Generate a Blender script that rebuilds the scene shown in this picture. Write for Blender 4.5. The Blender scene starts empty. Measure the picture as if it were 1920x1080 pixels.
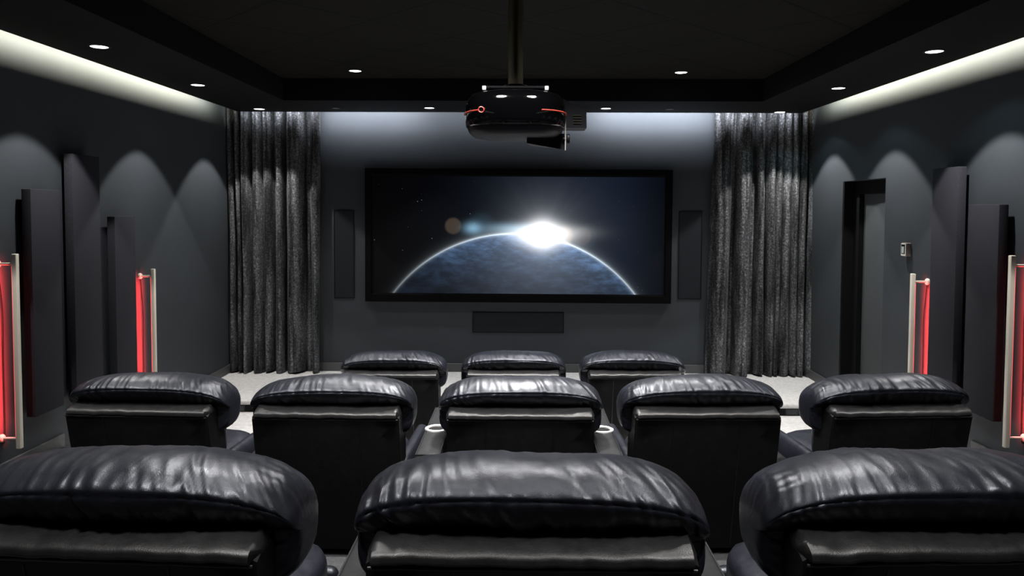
import bpy, bmesh, math, random
from mathutils import Vector, Matrix, noise

C = bpy.context.scene.collection
PI = math.pi
scn = bpy.context.scene
CAMZ = 2.05          # camera height above the front floor
F = 1450.0           # focal length in pixels of a 1920 wide frame

# ------------------------------------------------------------------ camera
YAW, PITCH, ROLL, SHY = math.radians(0.67), math.radians(2.6), 0.0040, -82.0
cam_d = bpy.data.cameras.new('camera')
cam = bpy.data.objects.new('camera', cam_d)
C.objects.link(cam)
RC = Matrix.Rotation(YAW, 3, 'Z') @ Matrix.Rotation(PI / 2 - PITCH, 3, 'X') @ Matrix.Rotation(ROLL, 3, 'Z')
cam.matrix_world = Matrix.Translation((0, 0, CAMZ)) @ RC.to_4x4()
cam_d.sensor_width = 36.0
cam_d.lens = 36.0 * F / 1920.0
cam_d.shift_y = SHY / 1920.0
cam_d.clip_start = 0.02
scn.camera = cam


def ray(px, py):
    return RC @ Vector(((px - 960) / F, (-(py - 540) + SHY) / F, -1.0))


def on_x(px, py, X):
    d = ray(px, py); t = X / d.x
    return Vector((X, d.y * t, CAMZ + d.z * t))


def on_y(px, py, Y):
    d = ray(px, py); t = Y / d.y
    return Vector((d.x * t, Y, CAMZ + d.z * t))


def on_z(px, py, Z):
    d = ray(px, py); t = (Z - CAMZ) / d.z
    return Vector((d.x * t, d.y * t, Z))


# ------------------------------------------------------------------ node helpers
class V:
    """a float socket with arithmetic"""
    nt = None

    def __init__(s, sock): s.s = sock

    @staticmethod
    def op(o, *a):
        n = V.nt.nodes.new('ShaderNodeMath'); n.operation = o
        for i, x in enumerate(a):
            if isinstance(x, V): V.nt.links.new(x.s, n.inputs[i])
            else: n.inputs[i].default_value = float(x)
        return V(n.outputs[0])

    def __add__(s, o): return V.op('ADD', s, o)
    __radd__ = __add__
    def __sub__(s, o): return V.op('SUBTRACT', s, o)
    def __rsub__(s, o): return V.op('SUBTRACT', o, s)
    def __mul__(s, o): return V.op('MULTIPLY', s, o)
    __rmul__ = __mul__
    def __truediv__(s, o): return V.op('DIVIDE', s, o)
    def __pow__(s, o): return V.op('POWER', s, o)
    def abs(s): return V.op('ABSOLUTE', s)
    def sqrt(s): return V.op('SQRT', s)
    def exp(s): return V.op('EXPONENT', s)
    def max(s, o): return V.op('MAXIMUM', s, o)
    def min(s, o): return V.op('MINIMUM', s, o)
    def clamp(s): return s.max(0.0).min(1.0)
    def step(s, a, b):
        t = ((s - a) / (b - a)).clamp()
        return t * t * (3.0 - 2.0 * t)


def new_mat(name):
    m = bpy.data.materials.new(name); m.use_nodes = True
    nt = m.node_tree
    b = nt.nodes['Principled BSDF']
    return m, nt, b


def noise_tex(nt, scale, detail=3, rough=.5, stretch=None, coord='Object', dist=0):
    tc = nt.nodes.new('ShaderNodeTexCoord')
    n = nt.nodes.new('ShaderNodeTexNoise')
    n.inputs['Scale'].default_value = scale; n.inputs['Detail'].default_value = detail
    n.inputs['Roughness'].default_value = rough; n.inputs['Distortion'].default_value = dist
    if stretch:
        mp = nt.nodes.new('ShaderNodeMapping'); mp.inputs['Scale'].default_value = stretch
        nt.links.new(tc.outputs[coord], mp.inputs[0]); nt.links.new(mp.outputs[0], n.inputs[0])
    else:
        nt.links.new(tc.outputs[coord], n.inputs[0])
    return n


def ramp(nt, sock, stops):
    r = nt.nodes.new('ShaderNodeValToRGB')
    e = r.color_ramp.elements
    while len(e) < len(stops): e.new(.5)
    for i, (p, c) in enumerate(stops):
        e[i].position = p; e[i].color = (*c, 1) if len(c) == 3 else c
    nt.links.new(sock, r.inputs[0])
    return r


def bump(nt, b, sock, strength, dist):
    n = nt.nodes.new('ShaderNodeBump'); n.inputs['Strength'].default_value = strength
    n.inputs['Distance'].default_value = dist
    nt.links.new(sock, n.inputs['Height']); nt.links.new(n.outputs[0], b.inputs['Normal'])
    return n


def plain(name, col, rough=.5, metal=0, spec=.5, var=.15, vscale=8, bmp=0, bscale=200, coat=0):
    m, nt, b = new_mat(name)
    n = noise_tex(nt, vscale, 4)
    lo = tuple(c * (1 - var) for c in col); hi = tuple(min(1, c * (1 + var)) for c in col)
    r = ramp(nt, n.outputs['Fac'], [(.3, lo), (.7, hi)])
    nt.links.new(r.outputs[0], b.inputs['Base Color'])
    b.inputs['Roughness'].default_value = rough; b.inputs['Metallic'].default_value = metal
    b.inputs['Specular IOR Level'].default_value = spec
    if coat: b.inputs['Coat Weight'].default_value = coat; b.inputs['Coat Roughness'].default_value = .06
    if bmp:
        n2 = noise_tex(nt, bscale, 2)
        bump(nt, b, n2.outputs['Fac'], bmp, .002)
    return m


def glow(name, col, strength):
    m, nt, b = new_mat(name)
    b.inputs['Base Color'].default_value = (0, 0, 0, 1)
    b.inputs['Emission Color'].default_value = (*col, 1)
    b.inputs['Emission Strength'].default_value = strength
    return m


# ------------------------------------------------------------------ materials
M = {}
M['wall'] = plain('wall_paint', (.040, .046, .053), .62, spec=.25, var=.05, vscale=3, bmp=.06, bscale=180)
M['soffit'] = plain('soffit_paint', (.006, .0063, .007), .7, spec=.15, var=.05)
M['trim'] = plain('trim_paint', (.085, .088, .09), .5, spec=.3, var=.05)
M['door'] = plain('door_paint', (.06, .066, .07), .5, spec=.3, var=.05)
M['black'] = plain('black_paint', (.004, .004, .0045), .6, spec=.15, var=.05)
M['carpet'] = plain('grey_carpet', (.74, .73, .725), .95, spec=.05, var=.14, vscale=30, bmp=.6, bscale=300)
M['carpet_dark'] = plain('dark_carpet', (.042, .043, .046), .95, spec=.05, var=.2, vscale=60, bmp=.6, bscale=300)
M['felt'] = plain('acoustic_fabric', (.034, .034, .042), .95, spec=.08, var=.2, vscale=140, bmp=.5, bscale=400)
M['velvet_frame'] = plain('black_velvet', (.002, .002, .0025), .85, spec=.08, var=.5, vscale=40)
M['speaker'] = plain('speaker_cloth', (.019, .021, .025), .9, spec=.1, var=.1, vscale=300)
M['steel'] = plain('brushed_steel', (.85, .85, .85), .4, metal=.55, var=.03)
M['grey_metal'] = plain('pole_metal', (.42, .37, .27), .33, metal=1, var=.05)
M['gloss'] = plain('gloss_black', (.0012, .0012, .0015), .06, spec=.45, var=.05, coat=.2)
M['matte_plastic'] = plain('matte_plastic', (.018, .018, .024), .5, spec=.3, var=.05)
M['red'] = plain('red_trim', (.55, .05, .035), .3, var=.05)
M['red_glow'] = plain('red_trim_added_glow', (.5, .06, .04), .3, var=.05)
q = M['red_glow'].node_tree.nodes['Principled BSDF']
q.inputs['Emission Color'].default_value = (1, .13, .08, 1); q.inputs['Emission Strength'].default_value = .04  # faint glow added to the stripe and ring colour so they show
M['white_plastic'] = plain('white_plastic', (.75, .72, .68), .35, var=.03)
M['bronze'] = plain('taupe_plastic', (.20, .17, .15), .4, var=.05)
M['bar'] = plain('bar_paint', (.82, .77, .66), .35, var=.03)
M['lens'] = glow('lamp_lens', (1, .98, .95), 6)
M['lens_dim'] = glow('dim_lamp_lens', (1, .97, .92), .10)
M['lcd'] = glow('display_glass', (.62, .72, .66), .45)
M['redled'] = glow('red_led', (1, .05, .05), 3.0)
M['bolt_glow'] = plain('bolt_glow', (.9, .9, .9), .3, var=.02)
b = M['bolt_glow'].node_tree.nodes['Principled BSDF']
b.inputs['Emission Color'].default_value = (1, 1, 1, 1); b.inputs['Emission Strength'].default_value = .5  # bolts are no lamps, their brightness is added as emission


def leather(name, col, rough):
    m, nt, b = new_mat(name)
    n = noise_tex(nt, 5, 5, .6)
    r = ramp(nt, n.outputs['Fac'], [(.3, tuple(c * .75 for c in col)), (.7, tuple(c * 1.3 for c in col))])
    nt.links.new(r.outputs[0], b.inputs['Base Color'])
    n3 = noise_tex(nt, 22, 5, .65)
    rr = ramp(nt, n3.outputs['Fac'], [(.3, (rough * .85,) * 3), (.7, (rough * 1.2,) * 3)])
    nt.links.new(rr.outputs[0], b.inputs['Roughness'])
    b.inputs['Specular IOR Level'].default_value = .55
    v = nt.nodes.new('ShaderNodeTexVoronoi'); v.inputs['Scale'].default_value = 420
    tc = nt.nodes.new('ShaderNodeTexCoord'); nt.links.new(tc.outputs['Object'], v.inputs['Vector'])
    n2 = noise_tex(nt, 34, 5, .6, dist=.6)
    V.nt = nt
    h = V(v.outputs['Distance']) * .12 + V(n2.outputs['Fac']) * .55
    bump(nt, b, h.s, .35, .004)
    return m


M['leather'] = leather('black_leather', (.0065, .007, .011), .38)
bl_ = M['leather'].node_tree.nodes['Principled BSDF']
bl_.inputs['Specular Tint'].default_value = (.84, .89, 1, 1)  # blue tint put into the highlights for cool light from the front
M['leather_smooth'] = leather('smooth_black_leather', (.007, .007, .008), .40)
M['leather_panel'] = leather('matt_black_leather', (.0025, .0025, .003), .5)
M['leather_panel'].node_tree.nodes['Principled BSDF'].inputs['Specular IOR Level'].default_value = .25
M['leather_grey'] = leather('console_leather', (.011, .0118, .0135), .62)
M['leather_grey'].node_tree.nodes['Principled BSDF'].inputs['Specular IOR Level'].default_value = .18


def velvet():
    m, nt, b = new_mat('grey_velvet')
    n = noise_tex(nt, 48, 6, .75)
    r = ramp(nt, n.outputs['Fac'], [(.38, (.03, .031, .034)), (.55, (.10, .102, .108)), (.72, (.34, .345, .36))])
    nap_shade = noise_tex(nt, 1.0, 4, .6, (17, 4, 1.1))  # velvet nap streaks, also painted in to deepen the fold shading
    V.nt = nt
    k = V(nap_shade.outputs['Fac']).step(.36, .66) * 1.25 + .28
    mx = nt.nodes.new('ShaderNodeMix'); mx.data_type = 'RGBA'; mx.blend_type = 'MULTIPLY'; mx.inputs[0].default_value = 1
    cbn = nt.nodes.new('ShaderNodeCombineXYZ')
    for i in range(3): nt.links.new(k.s, cbn.inputs[i])
    nt.links.new(r.outputs[0], mx.inputs[6]); nt.links.new(cbn.outputs[0], mx.inputs[7])
    nt.links.new(mx.outputs[2], b.inputs['Base Color'])
    b.inputs['Roughness'].default_value = .8
    b.inputs['Specular IOR Level'].default_value = .1
    b.inputs['Sheen Weight'].default_value = .06
    b.inputs['Sheen Roughness'].default_value = .4
    n2 = noise_tex(nt, 120, 4, .7)
    bump(nt, b, n2.outputs['Fac'], .5, .004)
    return m


M['velvet'] = velvet()


def ceiling_mat():
    m, nt, b = new_mat('diamond_tiles')
    V.nt = nt
    g = nt.nodes.new('ShaderNodeNewGeometry')
    sp = nt.nodes.new('ShaderNodeSeparateXYZ'); nt.links.new(g.outputs['Position'], sp.inputs[0])
    x, y = V(sp.outputs[0]), V(sp.outputs[1])
    def line(w, off, per):
        f = V.op('FRACT', (w - off) / per + 100.0)
        d = (f - .5).abs()              # .5 at the joint
        return d.step(.478, .492)
    L = line(x + y, 4.345, 1.02).max(line(y - x, 5.37, 1.06))
    n = noise_tex(nt, 60, 3)
    v = (.0055 + V(n.outputs['Fac']) * .006) * (1.0 - .75 * L)
    cb = nt.nodes.new('ShaderNodeCombineXYZ')
    nt.links.new(v.s, cb.inputs[0]); nt.links.new((v * .95).s, cb.inputs[1]); nt.links.new((v * .75).s, cb.inputs[2])
    nt.links.new(cb.outputs[0], b.inputs['Base Color'])
    b.inputs['Roughness'].default_value = .8; b.inputs['Specular IOR Level'].default_value = .15
    bump(nt, b, (1.0 - L).s, .4, .006)
    return m


M['ceiling'] = ceiling_mat()


def planet_mat(k):
    """film picture on the screen: planet limb with the sun coming up. k = picture units per metre"""
    m, nt, b = new_mat('film_picture')
    V.nt = nt
    tc = nt.nodes.new('ShaderNodeTexCoord')
    sp = nt.nodes.new('ShaderNodeSeparateXYZ'); nt.links.new(tc.outputs['Object'], sp.inputs[0])
    x, y = V(sp.outputs[0]) * k, V(sp.outputs[2]) * k

    def nz(scale, sx, sy, detail=5, rough=.6, off=0.0):
        cb = nt.nodes.new('ShaderNodeCombineXYZ')
        nt.links.new((x * sx + off).s, cb.inputs[0]); nt.links.new((y * sy).s, cb.inputs[1])
        n = nt.nodes.new('ShaderNodeTexNoise'); n.inputs['Scale'].default_value = scale
        n.inputs['Detail'].default_value = detail; n.inputs['Roughness'].default_value = rough
        nt.links.new(cb.outputs[0], n.inputs[0])
        return V(n.outputs['Fac'])

    def gauss(cx, cy, sx, sy):
        dx, dy = (x - cx) / sx, (y - cy) / sy
        return ((dx * dx + dy * dy) * -1.0).exp()

    def disc(cx, cy, r, soft):
        dx, dy = x - cx, y - cy
        return 1.0 - (dx * dx + dy * dy).sqrt().step(r - soft, r + soft)

    sx0, sy0 = 46.0, 2.0                       # sun
    px, py = x + 7.0, y + 282.0
    r = (px * px + py * py).sqrt()
    R = 285.0
    inside = 1.0 - (r - R).step(-1.0, 1.0)
    dsx, dsy = x - sx0, y - sy0
    ds = (dsx * dsx + dsy * dsy).sqrt()
    # sky
    right = x.step(-190.0, 150.0)
    ang = V.op('ARCTAN2', dsx, dsy)
    cbr = nt.nodes.new('ShaderNodeCombineXYZ')
    nt.links.new((ang * 2.6).s, cbr.inputs[0])
    nr = nt.nodes.new('ShaderNodeTexNoise'); nr.inputs['Scale'].default_value = 1.6; nr.inputs['Detail'].default_value = 3
    nt.links.new(cbr.outputs[0], nr.inputs[0])
    rays = V(nr.outputs['Fac']).step(.30, .80)
    halo = ((ds * -1.0) / 52.0).exp()
    halo2 = ((ds * -1.0) / 24.0).exp()
    up = dsy.step(-20.0, 40.0)
    hal = halo * (.7 + .45 * rays) * .085 * (right * .75 + .25) + halo2 * .55
    wide = ((ds * -1.0) / 130.0).exp()
    vign = (1.0 - (x.abs()).step(185.0, 285.0) * .75)
    skyr = (right * .0018 + wide * .006 * (.2 + right)) * vign + hal * .86
    skyg = (right * .0048 + wide * .010 * (.2 + right)) * vign + hal * .90
    skyb = (.0006 + right * .0115 + wide * .019 * (.2 + right)) * vign + hal * .97
    # stars
    vo = nt.nodes.new('ShaderNodeTexVoronoi'); vo.inputs['Scale'].default_value = 1.0
    cb = nt.nodes.new('ShaderNodeCombineXYZ')
    nt.links.new((x / 9.0).s, cb.inputs[0]); nt.links.new((y / 9.0).s, cb.inputs[1])
    nt.links.new(cb.outputs[0], vo.inputs['Vector'])
    sc_ = nt.nodes.new('ShaderNodeSeparateXYZ'); nt.links.new(vo.outputs['Color'], sc_.inputs[0])
    star = (1.0 - V(vo.outputs['Distance']).step(.03, .10)) * V(sc_.outputs[0]).step(.70, 1.0) * (.40 - .30 * right)
    # planet
    cl = nz(.024, 1.0, 2.6, 7, .62, 13.0)
    cl2 = nz(.06, 1.0, 2.2, 6, .62, 40.0)
    cloud = (cl * .65 + cl2 * .35).step(.40, .68)
    limb = (((R - r) * -1.0) / 34.0).exp()     # 1 at the limb, fading down
    dim = (x.step(-235.0, -10.0) * .88 + .12) * (y.step(-125.0, -5.0) * .6 + .4)
    nearsun = ((ds * -1.0) / 55.0).exp()
    lit = (limb * 1.25 + .07) * dim * (.35 + 1.0 * cloud)
    haze = (((x - 60.0) / 130.0) * ((x - 60.0) / 130.0) * -1.0).exp() * .06
    pr = lit * .085 + nearsun * .26 + haze * .20 * (.6 + .6 * cloud)
    pg = lit * .165 + nearsun * .31 + haze * .24 * (.6 + .6 * cloud)
    pb = lit * .32 + nearsun * .40 + haze * .33 * (.6 + .6 * cloud)
    rim = (((r - R).abs() * -1.0) / 1.5).exp() * (((ds * -1.0) / 120.0).exp() * 1.5 + .22 * x.step(-255.0, -120.0) + .08)
    rimo = ((((r - R).max(0.0)) * -1.0) / 7.0).exp() * ((ds * -1.0) / 110.0).exp() * .35
    # sun and lens ghosts of the filmed picture
    core = gauss(sx0, sy0 - 2, 40, 18) * 1.6 + gauss(sx0 + 5, sy0 + 4, 62, 12) * .55 + gauss(sx0, sy0, 22, 24) * 1.2
    f_br = disc(-122, 17, 15, 3) * .030 + disc(120, -1, 17, 3) * .02 + disc(86, 0, 17, 5) * .10
    f_bl = gauss(-85, 13, 15, 10) * .42 + disc(-68, 17, 22, 12) * .03 + gauss(-8, 13, 45, 9) * .35 + disc(124, -3, 22, 4) * .012
    out = []
    for s, p, st, rm, kb, kl in ((skyr, pr, 1.0, .80, 1.6, .42), (skyg, pg, 1.0, .92, 1.15, .80), (skyb, pb, 1.0, 1.0, .8, 1.1)):
        c = (s + star * st + rimo * rm) * (1.0 - inside) + p * inside + rim * rm
        c = c + core + f_br * kb + f_bl * kl
        out.append(c.min(1.6))
    cbo = nt.nodes.new('ShaderNodeCombineXYZ')
    for i in range(3): nt.links.new(out[i].s, cbo.inputs[i])
    b.inputs['Base Color'].default_value = (.003, .003, .003, 1)
    b.inputs['Roughness'].default_value = .7; b.inputs['Specular IOR Level'].default_value = .1
    nt.links.new(cbo.outputs[0], b.inputs['Emission Color'])
    b.inputs['Emission Strength'].default_value = 1.0
    return m


# ------------------------------------------------------------------ mesh helpers
def add_box(bm, x0, x1, y0, y1, z0, z1, bev=0, seg=2, mat=None):
    t = bmesh.new()
    bmesh.ops.create_cube(t, size=1)
    for v in t.verts:
        v.co = Vector(((x0 + x1) / 2 + v.co.x * (x1 - x0), (y0 + y1) / 2 + v.co.y * (y1 - y0), (z0 + z1) / 2 + v.co.z * (z1 - z0)))
    if bev: bmesh.ops.bevel(t, geom=t.edges[:], offset=bev, segments=seg, profile=.5, affect='EDGES')
    merge(bm, t, mat)


def merge(bm, t, mat=None):
    if mat: bmesh.ops.transform(t, matrix=mat, verts=t.verts[:])
    mp = {}
    for v in t.verts: mp[v] = bm.verts.new(v.co)
    for f in t.faces:
        try: bm.faces.new([mp[v] for v in f.verts])
        except ValueError: pass
    t.free()


def add_tube(bm, pts, r, n=8, closed=False):
    pts = [Vector(p) for p in pts]
    rings = []
    m = len(pts)
    for i, p in enumerate(pts):
        a = pts[(i - 1) % m] if (closed or i > 0) else p
        c = pts[(i + 1) % m] if (closed or i < m - 1) else p
        t = (c - a).normalized()
        up = Vector((0, 0, 1)) if abs(t.z) < .9 else Vector((1, 0, 0))
        u = t.cross(up).normalized(); w = u.cross(t)
        rr = r[i] if isinstance(r, (list, tuple)) else r
        rings.append([bm.verts.new(p + (u * math.cos(2 * PI * k / n) + w * math.sin(2 * PI * k / n)) * rr) for k in range(n)])
    for i in range(m if closed else m - 1):
        A, B = rings[i], rings[(i + 1) % m]
        for k in range(n): bm.faces.new((A[k], A[(k + 1) % n], B[(k + 1) % n], B[k]))
    if not closed:
        bm.faces.new(rings[0][::-1]); bm.faces.new(rings[-1])


def add_lathe(bm, prof, mat=None, n=32, cap=True):
    """prof: (r, z) pairs about the local z axis"""
    t = bmesh.new(); rings = []
    for (r, z) in prof:
        rings.append([t.verts.new((r * math.cos(2 * PI * k / n), r * math.sin(2 * PI * k / n), z)) for k in range(n)])
    for A, B in zip(rings, rings[1:]):
        for k in range(n): t.faces.new((A[k], A[(k + 1) % n], B[(k + 1) % n], B[k]))
    if cap: t.faces.new(rings[0][::-1]); t.faces.new(rings[-1])
    merge(bm, t, mat)


def add_loft(bm, loops, cap=True, closed_loop=True):
    rings = [[bm.verts.new(p) for p in L] for L in loops]
    n = len(rings[0])
    for A, B in zip(rings, rings[1:]):
        for k in range(n if closed_loop else n - 1):
            bm.faces.new((A[k], A[(k + 1) % n], B[(k + 1) % n], B[k]))
    if cap: bm.faces.new(rings[0][::-1]); bm.faces.new(rings[-1])


def obj(name, bm, m, parent=None, smooth=True, ang=40):
    bmesh.ops.recalc_face_normals(bm, faces=bm.faces[:])
    me = bpy.data.meshes.new(name); bm.to_mesh(me); bm.free()
    me.materials.append(M[m] if isinstance(m, str) else m)
    if smooth:
        me.shade_smooth()
        me.set_sharp_from_angle(angle=math.radians(ang))
    o = bpy.data.objects.new(name, me); C.objects.link(o)
    if parent: o.parent = parent
    return o


def tag(o, label, cat, group=None, kind=None):
    o['label'] = label; o['category'] = cat
    if group: o['group'] = group
    if kind: o['kind'] = kind
    return o


def thing(name, label, cat, loc=(0, 0, 0), rotz=0, group=None):
    o = bpy.data.objects.new(name, None); C.objects.link(o)
    o.empty_display_size = .1
    o.location = loc; o.rotation_euler = (0, 0, rotz)
    return tag(o, label, cat, group)


def struct(name, bm, m, parent=None, **k):
    o = obj(name, bm, m, parent, **k)
    if not parent: o['kind'] = 'structure'
    return o


def catmull(pts, n, closed=False):
    out = []; m = len(pts)
    segs = m if closed else m - 1
    for i in range(segs):
        g = lambda j: Vector(pts[j % m]) if closed else Vector(pts[max(0, min(m - 1, j))])
        p0, p1, p2, p3 = g(i - 1), g(i), g(i + 1), g(i + 2)
        for k in range(n):
            t = k / n
            out.append(.5 * ((2 * p1) + (p2 - p0) * t + (2 * p0 - 5 * p1 + 4 * p2 - p3) * t * t + (3 * p1 - p0 - 3 * p2 + p3) * t ** 3))
    if not closed: out.append(Vector(pts[-1]))
    return out


# ------------------------------------------------------------------ dimensions
XL, XR = -3.38, 3.30          # side walls
YB, YF = 9.0, -2.6            # screen wall, wall behind the seats
ZC, ZS = 3.35, 3.13           # ceiling, underside of soffit
SXL, SXR, SY = -3.18, 3.12, 8.70   # outer edges of the soffit
IXL, IXR, IY = -2.39, 2.40, 7.78   # inner edges of the soffit
Z1, Z2, Z3, ZST = .02, .282, .532, .14        # middle platform, rear platform, stage
P2, P3, PS = 5.61, 3.31, 7.58      # their front edges


def wp(px, py, Y): return on_y(px, py, Y)


# ------------------------------------------------------------------ setting
bm = bmesh.new(); add_box(bm, XL - .1, XR + .1, YF - .1, YB + .1, -.1, Z1); struct('floor', bm, 'carpet', smooth=False)
bm = bmesh.new(); add_box(bm, XL, XR, P3, P2, Z1, Z2, .012); struct('floor_platform_middle', bm, 'carpet_dark', smooth=False)
bm = bmesh.new(); add_box(bm, XL, XR, YF, P3, Z1, Z3, .012); struct('floor_platform_rear', bm, 'carpet_dark', smooth=False)
# stage with a rolled carpet edge
bm = bmesh.new()
prof = [(PS + .02, Z1), (PS + .02, ZST - .05), (PS, ZST - .035), (PS, ZST - .012), (PS + .012, ZST), (YB, ZST), (YB, Z1)]
add_loft(bm, [[(x, y, z) for (y, z) in prof] for x in (XL, XR)])
struct('floor_stage', bm, 'carpet', ang=60)
bm = bmesh.new(); add_box(bm, XL, XR, PS + .012, PS + .0199, Z1, ZST - .05)  # black strip standing in for the shade on the stage face
struct('stage_face_shade', bm, 'black', smooth=False)
bm = bmesh.new(); add_box(bm, XL - .1, XR + .1, YF - .1, YB + .1, ZC, ZC + .1); struct('ceiling', bm, 'ceiling', smooth=False)
bm = bmesh.new(); add_box(bm, XL - .1, XL, YF - .1, YB + .1, 0, ZC); struct('wall_left', bm, 'wall', smooth=False)
bm = bmesh.new(); add_box(bm, XL, XR, YB, YB + .1, 0, ZC); struct('wall_front', bm, 'wall', smooth=False)
bm = bmesh.new(); add_box(bm, XL, XR, YF - .1, YF, 0, ZC); struct('wall_rear', bm, 'wall', smooth=False)
# right wall with the door opening
d0 = on_x(1661, 333, XR); d1 = on_x(1581, 341, XR)
DY0, DY1, DZ = d0.y, d1.y, (d0.z + d1.z) / 2
bm = bmesh.new()
TW = .22
for a in ((YF - .1, DY0, 0, ZC), (DY1, YB + .1, 0, ZC), (DY0, DY1, DZ, ZC), (DY0, DY1, -.0, ZST if DY0 > PS else .0001)):
    add_box(bm, XR, XR + TW, a[0], a[1], a[2], a[3])
struct('wall_right', bm, 'wall', smooth=False)
# ceiling soffit: slab, inner fascia
bm = bmesh.new()
add_box(bm, SXL, IXL, YF, SY, ZS, ZS + .05); add_box(bm, IXR, SXR, YF, SY, ZS, ZS + .05)
add_box(bm, IXL, IXR, IY, SY, ZS, ZS + .05)
add_box(bm, IXL - .03, IXL, YF, IY, ZS + .05, ZC); add_box(bm, IXR, IXR + .03, YF, IY, ZS + .05, ZC)
add_box(bm, IXL - .03, IXR + .03, IY, IY + .03, ZS + .05, ZC)
struct('ceiling_soffit', bm, 'soffit', smooth=False)
# baseboards


def baseboard(name, segs):
    bm = bmesh.new()
    for s in segs: add_box(bm, *s, bev=.004, seg=1)
    struct(name, bm, 'trim', smooth=False)


bt = .015
baseboard('baseboard_front', [(XL, XR, YB - bt, YB, ZST, ZST + .10)])
baseboard('baseboard_left', [(XL, XL + bt, YF, P3, Z3, Z3 + .1), (XL, XL + bt, P3, P2, Z2, Z2 + .1), (XL, XL + bt, P2, PS, Z1, Z1 + .1), (XL, XL + bt, PS, YB, ZST, ZST + .1)])
baseboard('baseboard_right', [(XR - bt, XR, YF, P3, Z3, Z3 + .1), (XR - bt, XR, P3, P2, Z2, Z2 + .1), (XR - bt, XR, P2, DY0, Z1, Z1 + .1), (XR - bt, XR, DY1, YB, ZST, ZST + .1)])
# door: black casing in the recess, grey slab at the back of it
bm = bmesh.new()
x0 = XR + .001
add_box(bm, x0 + .10, XR + TW - .002, DY1 - .16, DY1, 0, DZ - .001)
add_box(bm, x0, x0 + .10, DY1 - .035, DY1, 0, DZ - .001)
add_box(bm, x0 + .10, XR + TW - .002, DY0, DY0 + .09, 0, DZ - .001)
add_box(bm, x0 + .10, XR + TW - .002, DY0 + .09, DY1 - .16, DZ - .13, DZ - .001)
door = struct('door_1', bm, 'black', smooth=False)
bm = bmesh.new(); add_box(bm, XR + .15, XR + .19, DY0 + .09, DY1 - .16, .005, DZ - .13, .003, 1)
struct('door_slab', bm, 'door', door, smooth=False)

# ------------------------------------------------------------------ screen
YS = 8.905
a = wp(683.5, 316, YS); c = wp(1258.5, 569, YS)
SX0, SX1, SZ1, SZ0 = a.x, c.x, a.z, c.z
scr = thing('projection_screen', 'wide film screen in black velvet frame showing a blue planet and rising sun', 'screen', ((SX0 + SX1) / 2, YS, (SZ0 + SZ1) / 2))
scr.rotation_euler = (0, math.radians(.12), 0)
hw, hh = (SX1 - SX0) / 2, (SZ1 - SZ0) / 2
bl, bt_, bb = .085, .085, .10
bm = bmesh.new()
# bevelled frame: outer rim, front, sloping inner edge
yb_, yf_ = .08, 0.0


def rect(x, zt, zb, y): return [(-x, y, zb), (x, y, zb), (x, y, zt), (-x, y, zt)]


add_loft(bm, [rect(hw, hh, -hh, yb_), rect(hw, hh, -hh, .006), rect(hw - .006, hh - .006, -hh + .006, 0), rect(hw - bl + .02, hh - bt_ + .02, -hh + bb - .02, 0.0), rect(hw - bl, hh - bt_, -hh + bb, .022), rect(hw - bl, hh - bt_, -hh + bb, yb_)], cap=False)
obj('frame', bm, 'velvet_frame', scr, smooth=False)
bm = bmesh.new()
iw, izt, izb = hw - bl, hh - bt_, -hh + bb
vs = [bm.verts.new(p) for p in rect(iw, izt, izb, .024)]
bm.faces.new(vs)
for v in bm.verts: v.co.z -= (izt + izb) / 2
M['film'] = planet_mat(F / (YS + .024))
s = obj('picture', bm, M['film'], scr, smooth=False); s.location = (0, 0, (izt + izb) / 2)
s['label'] = 'planet limb with bright sunrise'
bm = bmesh.new(); add_box(bm, -hw + .1, hw - .1, .05, .092, -hh + .1, hh - .1); obj('backing', bm, 'black', scr, smooth=False)

# in-wall speakers


def wall_speaker(x0, y0, x1, y1, label, tall):
    p, q = wp(x0, y0, YB), wp(x1, y1, YB)
    w, h = (q.x - p.x) / 2, (p.z - q.z) / 2
    t = thing('wall_speaker', label, 'speaker', ((p.x + q.x) / 2, YB, (p.z + q.z) / 2), 0, 'flush speakers around the screen')
    bm = bmesh.new()
    e = .008
    add_box(bm, -w, w, -.012, -.0005, h - e, h); add_box(bm, -w, w, -.012, -.0005, -h, -h + e)
    add_box(bm, -w, -w + e, -.012, -.0005, -h + e, h - e); add_box(bm, w - e, w, -.012, -.0005, -h + e, h - e)
    obj('frame', bm, 'black', t, smooth=False)
    bm = bmesh.new(); add_box(bm, -w + e, w - e, -.009, -.0005, -h + e, h - e)
    obj('grille', bm, 'speaker', t, smooth=False)


wall_speaker(626, 394, 665, 559, 'dark upright flush speaker grille in wall left of the screen', 1)
wall_speaker(1273, 396, 1314, 561, 'dark upright flush speaker grille in wall right of the screen', 1)
wall_speaker(886, 585, 1057, 624, 'wide low dark flush speaker grille in wall under the screen', 0)

# ------------------------------------------------------------------ curtains


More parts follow.
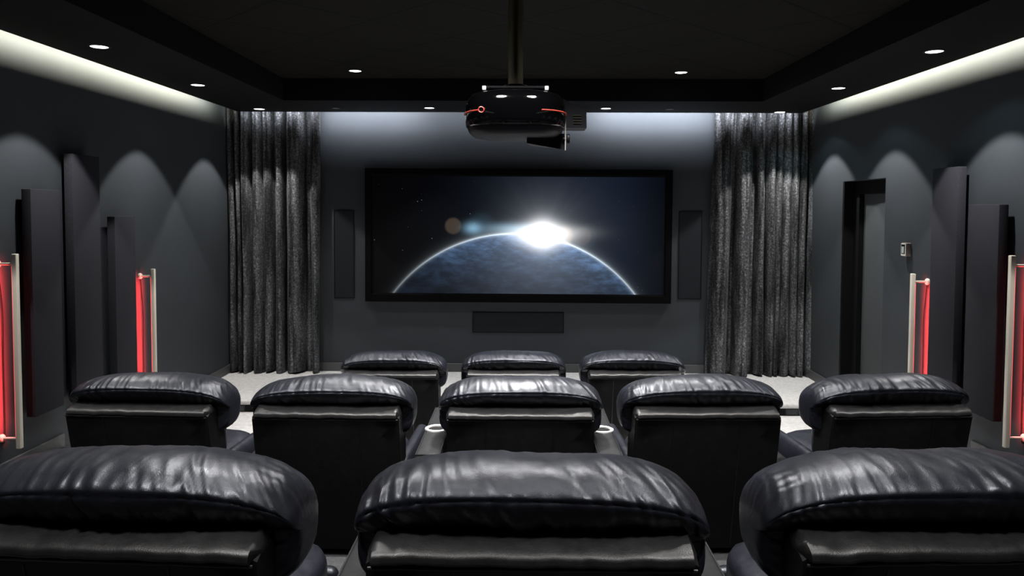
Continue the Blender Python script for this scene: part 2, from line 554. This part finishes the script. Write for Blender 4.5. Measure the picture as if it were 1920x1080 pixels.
def curtain(folds_top, folds_bot, label, seed, flip=False):
    """folds: list of (x pixel left, x pixel right, kind) kind: 1 lobe, 0 recessed gap"""
    rnd = random.Random(seed)
    NZ = 46
    zt, zb = ZC - .03, ZST + .012
    Y0 = 8.955
    bm = bmesh.new()
    cols = []
    for (tl, tr, k), (bl_, br, _) in zip(folds_top, folds_bot):
        n = max(16, int((br - bl_) / 1.0))
        amp = rnd.uniform(.13, .18); sk = rnd.uniform(.75, 1.3); ph = rnd.uniform(0, 6)
        for i in range(n):
            t = i / n
            cols.append((tl + (tr - tl) * t, bl_ + (br - bl_) * t, t, k, amp, sk, ph, (br - bl_)))
    rows = []
    for j in range(NZ + 1):
        v = j / NZ
        z = zt + (zb - zt) * v
        row = []
        for (xt, xb, t, k, amp, sk, ph, w) in cols:
            e = v ** .8
            px = xt + (xb - xt) * e
            X = (px - 977) * 8.86 / F
            tt = t ** sk
            if k:
                prof = (1 - abs(2 * tt - 1) ** 2.6) ** .8
                prof += .10 * math.sin(2 * PI * 2 * tt + ph) * min(1, w / 40) * (1 - abs(2 * tt - 1))
                y = Y0 - amp * prof * (.85 + .15 * v)
            else:
                y = Y0 + .02 - .02 * math.sin(PI * t)
            # pinch pleats near the head, drifting folds lower down
            y -= .012 * math.sin(px * .62 + ph) * max(0, 1 - v * 2.2)
            y -= .010 * noise.noise(Vector((px * .07, z * 1.3, seed)))
            X += .012 * noise.noise(Vector((px * .03, z * .9, seed + 5)))
            zz = z
            if j == NZ: zz += .012 * math.sin(px * .11 + seed) * (1 if k else .3)
            row.append((X, min(y, 8.982), zz))
        rows.append(row)
    add_loft(bm, rows, cap=False, closed_loop=False)
    o = obj('velvet_curtain', bm, 'velvet', ang=80)
    sm = o.modifiers.new('solid', 'SOLIDIFY'); sm.thickness = .006
    tag(o, label, 'curtain', 'velvet curtains beside the screen')


def fold(xs): return [(a, b, k) for a, b, k in xs]


LB = [(409, 418, 1), (418, 421, 0), (421, 440, 1), (440, 453, 1), (453, 463, 1), (463, 466, 0), (466, 490, 1), (490, 507, 1), (507, 511, 0), (511, 529, 1), (529, 532, 0), (532, 567, 1), (567, 579, 0), (579, 596, 1)]
LT = [(411, 419, 1), (419, 421, 0), (421, 433, 1), (433, 448, 1), (448, 466, 1), (466, 469, 0), (469, 487, 1), (487, 511, 1), (511, 515, 0), (515, 531, 1), (531, 534, 0), (534, 568, 1), (568, 576, 0), (576, 602, 1)]
RB = [(1329, 1366, 1), (1366, 1379, 0), (1379, 1406, 1), (1406, 1417, 0), (1417, 1435, 1), (1435, 1438, 0), (1438, 1452, 1), (1452, 1461, 1), (1461, 1482, 1), (1482, 1493, 1), (1493, 1508, 1), (1508, 1511, 0), (1511, 1527, 1)]
RT = [(1341, 1376, 1), (1376, 1382, 0), (1382, 1409, 1), (1409, 1416, 0), (1416, 1427, 1), (1427, 1437, 0), (1437, 1453, 1), (1453, 1468, 1), (1468, 1483, 1), (1483, 1497, 1), (1497, 1511, 1), (1511, 1515, 0), (1515, 1531, 1)]
curtain(LT, LB, 'grey velvet floor-length curtain in the corner left of the screen', 3)
curtain(RT, RB, 'grey velvet floor-length curtain in the corner right of the screen', 8)

# ------------------------------------------------------------------ acoustic panels


def acoustic(side, near, far, ptop, pbot, label, zb=None):
    """side -1 left / +1 right. near, far: image x of the near and far edges of the face"""
    wallx = XL if side < 0 else XR
    X = wallx - side * .10
    p = on_x(near, ptop, X); q = on_x(far, ptop, X)
    y0, y1, zt = p.y, q.y, p.z
    z0 = on_x(near, pbot, X).z if zb is None else zb
    t = thing('acoustic_panel', label, 'acoustic panel', (wallx, (y0 + y1) / 2, z0), 0, 'upright acoustic panels on the side walls')
    hl = (y1 - y0) / 2; h = zt - z0
    bm = bmesh.new()
    xa, xb = sorted((-side * .10, -side * .035))
    add_box(bm, xa, xb, -hl, hl, 0, h, .006, 2)
    obj('fabric_face', bm, 'felt', t)
    xa, xb = sorted((-side * .036, -side * .0005))
    for k in (.15, .75):
        bm = bmesh.new()
        add_box(bm, xa, xb, -hl + .06, hl - .06, h * k, h * k + .06)
        obj('wall_bracket', bm, 'black', t, smooth=False)


acoustic(-1, 57, 112, 354, 787, 'charcoal acoustic panel on left wall nearest the viewer, beside the red light bar')
acoustic(-1, 135, 186, 288, 700, 'charcoal acoustic panel reaching highest on the left wall, middle of three', .62)
acoustic(-1, 215, 253, 406, 720, 'charcoal acoustic panel set lowest on left wall, beside the farther red light bar', .38)
acoustic(1, 1874, 1816, 383, 797, 'charcoal acoustic panel on right wall nearest the viewer, lower of the two')
acoustic(1, 1797, 1749, 312, 700, 'charcoal acoustic panel reaching highest on right wall, beside the farther light bar', .55)

# ------------------------------------------------------------------ red light bars


def light_bar(side, px, ytop, ybot, label, zlen=None, pole_px=None):
    wallx = XL if side < 0 else XR
    off = .125
    X = wallx - side * off
    p = on_x(px, ytop, X)
    zt = p.z
    zb = on_x(px, ybot, X).z if zlen is None else zt - zlen
    t = thing('light_bar', label, 'wall light', (wallx, p.y, zb), 0, 'cream wall light bars with red glow')
    L = zt - zb
    s = -side
    xc = s * off
    bm = bmesh.new()
    add_box(bm, xc - .016, xc + .016, -.017, .017, 0, L, .005, 3)
    obj('bar', bm, 'bar', t)
    for zz in (L - .065, .065):
        bm = bmesh.new()
        add_tube(bm, [(s * .003, 0, zz), (xc - s * .017, 0, zz)], .0085, 12)
        rod = obj('standoff', bm, 'bar', t)
        bm = bmesh.new()
        mt = Matrix.Translation((0, 0, zz)) @ Matrix.Rotation(s * PI / 2, 4, 'Y')
        add_lathe(bm, [(.026, .0005), (.027, .012), (.022, .020), (.010, .024)], mt, 20)
        obj('wall_disc', bm, 'bar', rod)
    bm = bmesh.new()
    xs = xc - s * .018
    add_box(bm, min(xs, xs - s * .004), max(xs, xs - s * .004), -.006, .006, .08, L - .08)
    e = obj('led_strip', bm, 'redled', t, smooth=False); e['label'] = 'red glowing strip on the back of the bar'
    bm = bmesh.new()
    pts = [(s * .012, -.004, L - .085), (s * .010, .02, L - .22), (s * .012, .035, L - .40), (s * .010, .034, L * .45), (s * .010, .030, .08), (s * .01, .0, .03)]
    pts = catmull(pts, 6)
    add_tube(bm, pts, .0035, 6)
    obj('cable', bm, 'black', t)
    ld = bpy.data.lights.new('red_led_lamp', 'AREA'); ld.shape = 'RECTANGLE'
    ld.size = .012; ld.size_y = L - .18; ld.color = (1, .05, .05); ld.spread = math.radians(115); ld.energy = RED_E
    lo = bpy.data.objects.new('red_led_lamp', ld); C.objects.link(lo); lo.parent = t
    lo.location = (xs - s * .006, 0, L / 2)
    zax = Vector((s, 0, 0)); yax = Vector((0, 0, 1)); xax = yax.cross(zax)   # looks at the wall
    lo.rotation_euler = Matrix((xax, yax, zax)).transposed().to_euler()


RED_E = 9.0
light_bar(-1, 28, 476, 845, 'cream light bar glowing red at the left picture edge on left wall')
light_bar(-1, 287, 504, 0, 'cream light bar glowing red on left wall, beside the low acoustic panel', 1.25)
light_bar(1, 1712, 513, 0, 'cream light bar glowing red on right wall, below the thermostat', 1.25)
light_bar(1, 1898, 479, 845, 'cream light bar glowing red at the right picture edge on right wall')

# ------------------------------------------------------------------ thermostat
p = on_x(1704, 468, XR)
t = thing('thermostat', 'small square wall thermostat with grey-green display on right wall near the door', 'thermostat', (XR, p.y, p.z))
bm = bmesh.new(); add_box(bm, -.045, .004, -.045, .045, -.058, .058, .01, 3); obj('housing', bm, 'bronze', t)
bm = bmesh.new(); add_box(bm, -.047, -.0452, -.040, .040, -.053, .053, .0008, 1); fp = obj('faceplate', bm, 'white_plastic', t, smooth=False)
bm = bmesh.new(); add_box(bm, -.0485, -.0472, -.028, .032, -.036, .044); obj('display_surround', bm, 'black', fp, smooth=False)
bm = bmesh.new(); add_box(bm, -.0495, -.0486, -.014, .024, -.030, .026); obj('display', bm, 'lcd', fp, smooth=False)

# ------------------------------------------------------------------ stage vents
for px, py, lab in ((447, 764, 'small dark vent plate in the stage step at the left'), (1485, 765, 'small dark vent plate in the stage step at the right')):
    p = on_y(px, py, PS + .012)
    t = thing('step_vent', lab, 'vent', (p.x, PS + .0119, .058), 0, 'vent plates in the stage step')
    bm = bmesh.new(); add_box(bm, -.065, .065, -.006, 0, -.03, .03, .002, 1); obj('plate', bm, 'matte_plastic', t, smooth=False)
    bm = bmesh.new()
    for k in range(4): add_box(bm, -.05, .05, -.009, -.0061, -.022 + k * .012, -.016 + k * .012)
    obj('louvre', bm, 'door', t, smooth=False)

# ------------------------------------------------------------------ ceiling lights


def spot(parent, loc, energy, size, blend, col=(1, .97, .93), target=None, rad=.03):
    ld = bpy.data.lights.new('spot_lamp', 'SPOT'); ld.energy = energy; ld.spot_size = math.radians(size); ld.spot_blend = blend
    ld.color = col; ld.shadow_soft_size = rad
    lo = bpy.data.objects.new('spot_lamp', ld); C.objects.link(lo)
    lo.location = loc
    if target: lo.rotation_euler = (Vector(target) - Vector(loc)).to_track_quat('-Z', 'Y').to_euler()
    return lo


def downlight(x, y, z, r, label, group, lens='lens'):
    t = thing('recessed_downlight', label, 'downlight', (x, y, z), 0, group)
    bm = bmesh.new()
    add_lathe(bm, [(r * 1.28, -.0005), (r * 1.28, -.003), (r * 1.20, -.005), (r * 1.02, -.005), (r * .99, -.0008)], None, 32, cap=False)
    obj('trim_ring', bm, 'matte_plastic', t)
    bm = bmesh.new()
    add_lathe(bm, [(r, -.0006), (r * .98, -.0032), (r * .5, -.005), (.0005, -.0055)], None, 32)
    obj('lens', bm, lens, t)
    return t


ADDED_SEAT_LAMPS = [(-1.0, 1.2, 160), (1.0, 1.2, 160), (0, 1.5, 25), (-1.1, 2.6, 120), (1.1, 2.6, 120), (-.28, 3.1, 190), (.28, 3.1, 190), (-1.3, 3.2, 160), (1.3, 3.2, 160), (-1.55, 4.7, 80), (0, 4.6, 360), (1.55, 4.7, 80), (0, 5.3, 330), (-1.0, 5.35, 330), (1.0, 5.35, 330), (0, 6.6, 90)]  # unseen lamps without fixtures, added for the highlights on the recliners
G1 = 'recessed downlights in the soffit'
LXL, LXR, BKY = -2.80, 2.83, 8.25
WALL_E = 95.0
sideL = [(186, 87, 'lit recessed downlight over left wall, nearest the viewer'), (371, 159, 'lit recessed downlight over left wall, middle of its row'), (486, 204, 'lit recessed downlight in soffit corner above left curtain')]
sideR = [(1752, 96, 'lit recessed downlight over right wall, nearest the viewer'), (1572, 165, 'lit recessed downlight over right wall, middle of its row'), (1462, 210, 'lit recessed downlight in soffit corner above right curtain')]
for lst in (sideL, sideR):
    ys = []
    for (px, py, lab) in lst:
        p = on_z(px, py, ZS)
        downlight(p.x, p.y, ZS, .056, lab, G1)
        spot(None, (p.x, min(p.y, 8.25), ZS - .02), WALL_E * (1.25 if lst is sideR else 1.0), 88, .12)
        if lst is sideR: spot(None, (p.x, min(p.y, 8.25), ZS - .02), WALL_E * .05, 122, .25, (.55, .92, 1))
        ys.append(p)
    for k in (1, 2, 3):     # the same rows carried on behind the camera
        y = ys[0].y - 1.6 * k
        spot(None, (ys[0].x, y, ZS - .02), WALL_E, 88, .12)
for (px, py, lab) in ((805, 202, 'lit recessed downlight in soffit above screen, left of the projector'), (1136, 203, 'lit recessed downlight in soffit above screen, right of the projector')):
    p = on_z(px, py, ZS)
    downlight(p.x, p.y, ZS, .052, lab, G1)
    spot(None, (p.x, p.y, ZS - .02), 45, 74, .6, (.85, .9, 1))
for (px, py, lab) in ((630, 202.5, 'dim unlit recessed spot in soffit near left curtain'), (1256, 204.5, 'dim unlit recessed spot in soffit near right curtain')):
    p = on_z(px, py, ZS)
    downlight(p.x, p.y, ZS, .035, lab, G1, 'lens_dim')
for (px, py, lab) in ((666, 132.5, 'lit recessed downlight in tiled ceiling, left of the projector pole'), (1277, 135.5, 'lit recessed downlight in tiled ceiling, right of the projector pole')):
    p = on_z(px, py, ZC)
    downlight(p.x, p.y, ZC, .056, lab, 'recessed downlights in the tiled ceiling')
    spot(None, (p.x, p.y, ZC - .02), 60, 110, .5)
for x, y, e in ADDED_SEAT_LAMPS:
    spot(None, (x, y, ZC - .03), e, 92, .6, rad=.12)

# cove lamps above the soffit: warm on the sides, cool on the screen wall


def area(loc, target, sx, sy, energy, col, up='Z'):
    ld = bpy.data.lights.new('cove_lamp', 'AREA'); ld.shape = 'RECTANGLE'; ld.size = sx; ld.size_y = sy
    ld.energy = energy; ld.color = col
    lo = bpy.data.objects.new('cove_lamp', ld); C.objects.link(lo); lo.location = loc
    lo.rotation_euler = (Vector(target) - Vector(loc)).to_track_quat('-Z', up).to_euler()
    return lo


WARM, COOL = (1, .96, .76), (.90, .93, 1.0)
y0, y1 = YF, 8.35
for X, W in ((SXL + .10, XL), (SXR - .10, XR)):
    a = area((X, (y0 + y1) / 2, ZS + .105), (W, (y0 + y1) / 2, ZS + .06), .02, 1, 1, WARM, 'Y')
    a.data.size = y1 - y0; a.data.size_y = .09
    a.data.energy = 265
    d = (Vector((W, 0, ZS + .02)) - Vector((X, 0, ZS + .105))).normalized()
    zax = -d; xax = Vector((0, 1, 0)); yax = zax.cross(xax)
    a.rotation_euler = Matrix((xax, yax, zax)).transposed().to_euler()
for xa, xb, e in ((-3.1, -2.3, 7), (-2.3, -1.2, 22), (-1.2, .85, 12), (.85, 2.2, 38), (2.2, 3.0, 11)):
    xm = (xa + xb) / 2
    a = area((xm, SY - .10, ZS + .11), (xm, YB, ZS), xb - xa, .03, e, COOL)
    a.data.size_y = .05; a.location = (xm, SY - .035, ZS + .10)
    d = Vector((0, 1, -.12)).normalized()
    zax = -d; xax = Vector((1, 0, 0)); yax = zax.cross(xax)
    a.rotation_euler = Matrix((xax, yax, zax)).transposed().to_euler()

# ------------------------------------------------------------------ projector
PY, PZ = 3.78, CAMZ          # centre depth
pc = on_y(966, 200, 3.55)
PX = pc.x
pj = thing('projector', 'glossy black ceiling projector with red side stripes hanging from its pole', 'projector', (PX, PY, 2.437))
HW, HD = .242, .25


def sup(s, z, n=2.7, k=72, sy=None):
    L = []
    for i in range(k):
        a_ = 2 * PI * i / k
        ca, sa = math.cos(a_), math.sin(a_)
        L.append((HW * s * math.copysign(abs(ca) ** (2 / n), ca), HD * (sy or s) * math.copysign(abs(sa) ** (2 / n), sa), z))
    return L


bm = bmesh.new()
add_loft(bm, [sup(.955, .0), sup(.985, .008), sup(1.0, .03), sup(1.0, .07), sup(.985, .105), sup(.95, .133), sup(.88, .153), sup(.72, .167), sup(.4, .172)])
obj('housing', bm, 'gloss', pj, ang=60)
bm = bmesh.new()
add_loft(bm, [sup(.74, -.042), sup(.84, -.036), sup(.93, -.018), sup(.955, 0)])
obj('underside', bm, 'matte_plastic', pj, ang=60)
for i0, i1 in ((-PI + .02, -PI + .93), (-1.17, -.02)):
    bm = bmesh.new(); pts = []
    for i in range(15):
        a_ = i0 + (i1 - i0) * i / 14
        ca, sa = math.cos(a_), math.sin(a_)
        pts.append((HW * 1.010 * math.copysign(abs(ca) ** (2 / 2.7), ca), HD * 1.010 * math.copysign(abs(sa) ** (2 / 2.7), sa), .066))
    add_tube(bm, pts, .0036, 6)
    e = obj('red_stripe', bm, 'red_glow', pj); e['label'] = 'red stripe'
bm = bmesh.new()
pts = [(-.155 + .0125 * math.cos(2 * PI * k / 20), -.232, .066 + .0125 * math.sin(2 * PI * k / 20)) for k in range(20)]
add_tube(bm, pts, .003, 6, True)
e = obj('indicator_ring', bm, 'red_glow', pj); e['label'] = 'small red ring'
# mount plate and its bolts
bm = bmesh.new(); add_box(bm, -.155, .155, -.13, .13, .178, .190, .003, 1)
mp = obj('mount_plate', bm, 'matte_plastic', pj, smooth=False)
for sx in (-1, 1):
    bm = bmesh.new(); add_box(bm, sx * .146 - .009, sx * .146 + .009, -.145, -.128, .170, .188, .002, 1)
    obj('bolt', bm, 'bolt_glow', mp)
bm = bmesh.new()
add_lathe(bm, [(.075, .190), (.075, .198), (.055, .202), (.055, .206)], Matrix.Translation((-.0, -.04, 0)), 32)
obj('pole_collar', bm, 'gloss', pj)
bm = bmesh.new()
add_lathe(bm, [(.036, .2), (.036, ZC - 2.437 - .001)], Matrix.Translation((0, -.04, 0)), 32)
pole = obj('pole', bm, 'grey_metal', pj)
bm = bmesh.new()
add_lathe(bm, [(.09, ZC - 2.437 - .001), (.09, ZC - 2.437 - .02), (.06, ZC - 2.437 - .03), (.037, ZC - 2.437 - .03)], Matrix.Translation((0, -.04, 0)), 32)
obj('ceiling_plate', bm, 'matte_plastic', pole)
bm = bmesh.new()
add_lathe(bm, [(.058, .0), (.058, .035), (.050, .042), (.046, .030), (.001, .026)], Matrix.Translation((.02, HD - .012, .07)) @ Matrix.Rotation(-PI / 2, 4, 'X'), 32)
obj('lens', bm, 'gloss', pj)
# add-on lens carriage on the right
bm = bmesh.new()
prof = [(.215, .075), (.215, .145), (.232, .152), (.272, .128), (.345, .112), (.347, .010), (.238, .010)]
add_loft(bm, [[(x, y, z) for (x, z) in prof] for y in (.02, .16)])
lc = obj('lens_carriage', bm, 'matte_plastic', pj, smooth=False)
bm = bmesh.new()
for k in range(4): add_box(bm, .280, .323, .016, .0199, .030 + k * .013, .033 + k * .013)
obj('vent_slot', bm, 'grey_metal', lc, smooth=False)
bm = bmesh.new(); add_box(bm, .240, .2436, -.02, .02, -.10, .075)
obj('side_plate', bm, 'white_plastic', pj, smooth=False)
bm = bmesh.new()
add_lathe(bm, [(.008, -.018), (.008, .0), (.022, .0), (.024, .004), (.024, .012), (.020, .015)], Matrix.Translation((.248, -.01, -.045)) @ Matrix.Rotation(PI / 2, 4, 'Y'), 20)
obj('knob', bm, 'matte_plastic', pj)
bm = bmesh.new()
fr = [(.055, -.02), (.055, -.066), (.238, -.098), (.238, -.02)]
bk = [(.075, -.02), (.075, -.060), (.230, -.072), (.230, -.02)]
add_loft(bm, [[(x, .0, z) for (x, z) in fr], [(x, .26, z) for (x, z) in bk]])
hd = obj('lens_hood', bm, 'matte_plastic', pj, smooth=False)

# ------------------------------------------------------------------ recliners


def pillow(seed, lift=0.0):
    rnd = random.Random(seed)
    NP = 12
    A, yc, zc = .41, .20, .755
    prof = [(.11, .64), (.105, .71), (.098, .775), (.058, .815), (.030, .868), (.066, .900), (.115, .918), (.18, .922), (.26, .908), (.325, .865), (.355, .79), (.345, .68), (.30, .64), (.20, .625)]
    P = catmull([(a_, b_, 0) for a_, b_ in prof], NP, True)
    n = len(P)
    iseam = 4 * NP
    NU = 170
    loops = []
    off = rnd.uniform(0, 50)
    lean = rnd.uniform(-.6, .6)
    tw = rnd.uniform(-.006, .006)
    for i in range(NU + 1):
        th = -PI / 2 + PI * (i + .35) / (NU + .7)
        u = math.sin(th)
        u = math.copysign(abs(u) ** .82, u)
        s = (1 - abs(u) ** 3.0) ** (1 / 3.0)
        s = max(s, .02)
        sy = s ** .5
        sl_ = max(.05, (1 - abs(u) ** 9) ** (1 / 4.0))
        x = A * u
        L = []
        for k, p in enumerate(P):
            q = P[(k + 1) % n] - P[(k - 1) % n]
            nrm = Vector((q.y, -q.x)).normalized()      # outward guess, fixed below
            dirc = Vector((p.x - yc, p.y - zc))
            if nrm.dot(dirc) < 0: nrm = -nrm
            y, z = yc + dirc.x * sy, zc + dirc.y * (s if dirc.y > 0 else sl_)
            # wrinkles
            v = (k - iseam) / float(NP)                        # profile distance from the seam
            arc = v * .045
            g = math.exp(-(v / 1.9) ** 2)
            sl = .30 * (1 if v < 0 else .5) + .35 * u * (1 if v > 0 else -1) + lean * .2
            q1 = noise.noise(Vector(((x + arc * sl * 1.2) * 26 + off, v * .35, seed * 3.1)))
            q2 = noise.noise(Vector(((x + arc * sl * 1.6) * 62 + off, v * .5, seed * 1.7)))
            q3 = noise.noise(Vector((x * 5 + off, y * 5, z * 5 + seed)))
            ridge = (1 - abs(q1) * 2.4)
            d = g * (.0105 * ridge * max(0, q3 + .40) + .0036 * q2) + .007 * q3
            tope = math.exp(-((v - 2.6) / 2.2) ** 2)
            d += tope * (.0032 * q1 + .0018 * q2)
            # end gathers
            eg = max(0, abs(u) - .72) / .28
            d += eg * .005 * noise.noise(Vector((x * 12, math.atan2(dirc.y, dirc.x) * 7, seed)))
            d -= .0045 * math.exp(-((v) / .10) ** 2) * min(1, s * 1.5)
            d *= min(1, s * 1.6)
            y += nrm.x * d; z += nrm.y * d
            L.append((x, y, z + tw * u + lift * min(1, max(0, (z - .80) / .07))))
        loops.append(L)
    bm = bmesh.new(); add_loft(bm, loops)
    return bm


def rounded(w2, y0, y1, z0, z1, seed, puff=.02, nx=26, ny=18, nz=8, e=4.0):
    """puffy block: superellipsoid-ish cushion"""
    bm = bmesh.new()
    bmesh.ops.create_uvsphere(bm, u_segments=40, v_segments=24, radius=1)
    for v in bm.verts:
        c = v.co
        m_ = (abs(c.x) ** e + abs(c.y) ** e + abs(c.z) ** e) ** (1 / e)
        c = c / m_
        nn = noise.noise(Vector((c.x * 1.7, c.y * 1.7, c.z * 1.7 + seed))) * .015
        v.co = Vector((c.x * w2, (y0 + y1) / 2 + c.y * (y1 - y0) / 2, (z0 + z1) / 2 + c.z * (z1 - z0) / 2 + nn * .6))
    return bm


def arm_bm(sgn, x0, x1, top):
    """rolled arm: arched section swept front to back"""
    bm = bmesh.new(); loops = []
    xc, hw_ = (x0 + x1) / 2, (x1 - x0) / 2
    for (y, sc_, dz) in ((.14, .80, -.03), (.16, .95, -.008), (.22, 1, 0), (.55, 1, .0), (.84, 1, -.01), (.89, .95, -.025), (.905, .8, -.05)):
        L = [(xc - hw_ * sc_, y, .05)]
        for k in range(15):
            a_ = PI - PI * k / 14
            L.append((xc + hw_ * sc_ * 1.06 * math.copysign(abs(math.cos(a_)) ** .8, math.cos(a_)), y, top - .11 + dz + .11 * math.sin(a_)))
        L.append((xc + hw_ * sc_, y, .05))
        loops.append(L)
    add_loft(bm, loops)
    return bm


def recliner(x, y, z, rot, label, row, seed, arms=(1, 1)):
    t = thing('recliner', label, 'recliner', (x, y, z), rot, row)
    rnd = random.Random(seed * 7 + 1)
    W = .36
    obj('headrest', pillow(seed, .011 if row == near_g else 0), 'leather', t, ang=70)
    # rigid back panel, leaning: top to the rear
    bm = bmesh.new()
    prof = [(.155, .035), (.004, .740), (.006, .755), (.03, .765), (.12, .770), (.20, .62), (.26, .05)]
    loops = []
    for xx, s in ((-W, .985), (-W + .008, 1), (W - .008, 1), (W, .985)):
        loops.append([(xx, .13 + (a_ - .13) * s, .4 + (b_ - .4) * s) for a_, b_ in prof])
    add_loft(bm, loops)
    sh = obj('back_panel', bm, 'leather_panel', t, ang=30)
    # seams on the panel
    for fx in (-.47, .45):
        bm = bmesh.new()
        add_tube(bm, [(fx * W, .151, .05), (fx * W, .0045, .73)], .0022, 6)
        obj('panel_seam', bm, 'leather_smooth', sh)
    # roll along the top of the panel
    bm = bmesh.new()
    prof = catmull([(-.006, .750, 0), (-.010, .763, 0), (.000, .776, 0), (.035, .788, 0), (.085, .797, 0), (.13, .79, 0), (.12, .755, 0), (.05, .750, 0)], 4, True)
    loops = []
    NX = 48
    for i in range(NX + 1):
        u = -1 + 2 * i / NX
        s = 1.0
        e = max(0, abs(u) - .965) / .035
        s = math.sqrt(max(.02, 1 - e * e * .96))
        wob = .0035 * noise.noise(Vector((u * 6, seed * 2.2, 0))) + .0015 * noise.noise(Vector((u * 26, seed, 4)))
        loops.append([(W * u * 1.004, .05 + (p.x - .05) * s + wob * .5, .760 + (p.y - .760) * s + wob) for p in prof])
    add_loft(bm, loops)
    obj('back_roll', bm, 'leather_smooth', t, ang=60)
    # piping under the roll
    bm = bmesh.new()
    pts = []
    for i in range(41):
        u = -1 + 2 * i / 40
        pts.append((W * .985 * u, -.003, .7445 + .0022 * noise.noise(Vector((u * 7, seed, 1)))))
    add_tube(bm, pts, .0042, 8)
    obj('piping', bm, 'leather_smooth', t)
    # front side: lumbar cushion, seat, footrest, base, arms
    obj('lumbar_cushion', rounded(.31, .17, .40, .40, .70, seed), 'leather', t)
    obj('seat_cushion', rounded(.30, .22, .86, .27, .47, seed + 3), 'leather', t)
    bm = bmesh.new(); add_box(bm, -.29, .29, .82, .885, .08, .34, .03, 4); obj('footrest', bm, 'leather', t)
    bm = bmesh.new(); add_box(bm, -.28, .28, .25, .82, .001, .30, .01, 2); obj('base', bm, 'leather_panel', t)
    for sgn, on in zip((-1, 1), arms):
        if on:
            x0, x1 = sorted((sgn * .305, sgn * (0, .435, .39, .50)[on]))
            obj('arm', arm_bm(sgn, x0, x1, .50), 'leather_grey' if on == 3 else 'leather', t, ang=50)
    return t


def console(x, y, z, rot, w2, label, seed, cy=.40):
    t = thing('seat_console', label, 'console', (x, y, z), rot, 'consoles with cup holders between the recliners')
    bm = bmesh.new(); L = []
    prof_y = (.0, .012, .45, .88, .90)
    for zz, ins in ((.03, .006), (.59, .0), (.606, .005), (.612, .014)):
        L.append([(-w2 + ins, -.02 + ins, zz), (w2 - ins, -.02 + ins, zz), (w2 - ins, .86 - ins, zz), (-w2 + ins, .86 - ins, zz)])
    add_loft(bm, L)
    obj('body', bm, 'leather_grey', t, ang=50)
    bm = bmesh.new()
    add_tube(bm, [(-w2 + .004, -.016, .606), (-w2 + .004, .856, .606), (w2 - .004, .856, .606), (w2 - .004, -.016, .606)], .004, 6, True)
    obj('piping', bm, 'leather_smooth', t)
    bm = bmesh.new()
    add_lathe(bm, [(.045, .6125), (.047, .619), (.054, .622), (.062, .619), (.064, .6125)], Matrix.Translation((0, cy, 0)), 36, cap=False)
    ch = obj('cup_holder', bm, 'steel', t)
    bm = bmesh.new()
    add_lathe(bm, [(.0465, .6126), (.0465, .6130), (.0005, .6131)], Matrix.Translation((0, cy, 0)), 36)
    obj('cup_well', bm, 'black', ch)
    return t


R = math.radians
near_g, mid_g, far_g = 'recliners in the rear row', 'recliners in the middle row', 'recliners in the front row'


def seat(pxl, pxr, py, z0, label, grp, seed, rot=0, arms=(1, 1)):
    """panel edges in the picture and the height of the piping fix where the chair stands"""
    q = on_z((pxl + pxr) / 2, py, z0 + .7375)
    return recliner(q.x, q.y, z0, R(rot), label, grp, seed, arms)


ZN, ZM, ZF = Z3, Z2, Z1
recliner(-.93, 1.65, ZN, R(-3), 'black leather recliner at bottom left, nearest row, cut off by the picture edge', near_g, 1, (1, 0))
recliner(.027, 1.63, ZN, 0, 'black leather recliner at bottom centre, largest in view, seen from behind', near_g, 2, (0, 0))
recliner(.98, 1.68, ZN, R(3), 'black leather recliner at bottom right, nearest row, cut off by the picture edge', near_g, 3, (0, 1))
mid = [(-1.885, 3.725, -3, 'black leather recliner at the left end of the middle row of five', (1, 2)),
       (-.948, 3.70, -1, 'black leather recliner second from left in the middle row of five', (3, 2)),
       (.0, 3.70, 0, 'black leather recliner at the centre of the middle row, between silver cup holders', (0, 0)),
       (.921, 3.75, 2, 'black leather recliner second from right in the middle row of five', (2, 3)),
       (1.898, 3.81, 4.5, 'black leather recliner at the right end of the middle row of five', (2, 1))]
for i, (x, y, r_, lab, ar) in enumerate(mid):
    recliner(x, y, ZM, R(r_), lab, mid_g, 10 + i, ar)
far = [(-.985, 5.80, -.5, 'small distant black leather recliner at left of the front row of three', (1, 1)),
       (-.054, 5.835, 0, 'small distant black leather recliner at centre of the front row of three', (0, 0)),
       (.88, 5.855, 1.5, 'small distant black leather recliner at right of the front row of three', (1, 1))]
for i, (x, y, r_, lab, ar) in enumerate(far):
    recliner(x, y, ZF, R(r_), lab, far_g, 20 + i, ar)
console(-.4375, 3.61, ZM, 0, .06, 'dark grey console with silver cup holder left of the middle row centre recliner', 1)
console(.427, 3.61, ZM, 0, .06, 'dark grey console with silver cup holder right of the middle row centre recliner', 2)
console(-.395, 1.66, ZN, 0, .058, 'dark grey console edge at bottom, left of the nearest centre recliner', 3, .70)
console(.455, 1.66, ZN, 0, .058, 'dark grey console edge at bottom, right of the nearest centre recliner', 4, .70)

# ------------------------------------------------------------------ world and view
w = bpy.data.worlds.new('world'); scn.world = w; w.use_nodes = True
w.node_tree.nodes['Background'].inputs[0].default_value = (0, 0, 0, 1)
scn.view_settings.view_transform = 'Standard'
scn.view_settings.look = 'None'
scn.view_settings.exposure = 0
scn.cycles.use_denoising = True
scn.cycles.max_bounces = 6
scn.cycles.diffuse_bounces = 3
scn.cycles.glossy_bounces = 3
scn.cycles.sample_clamp_indirect = 3
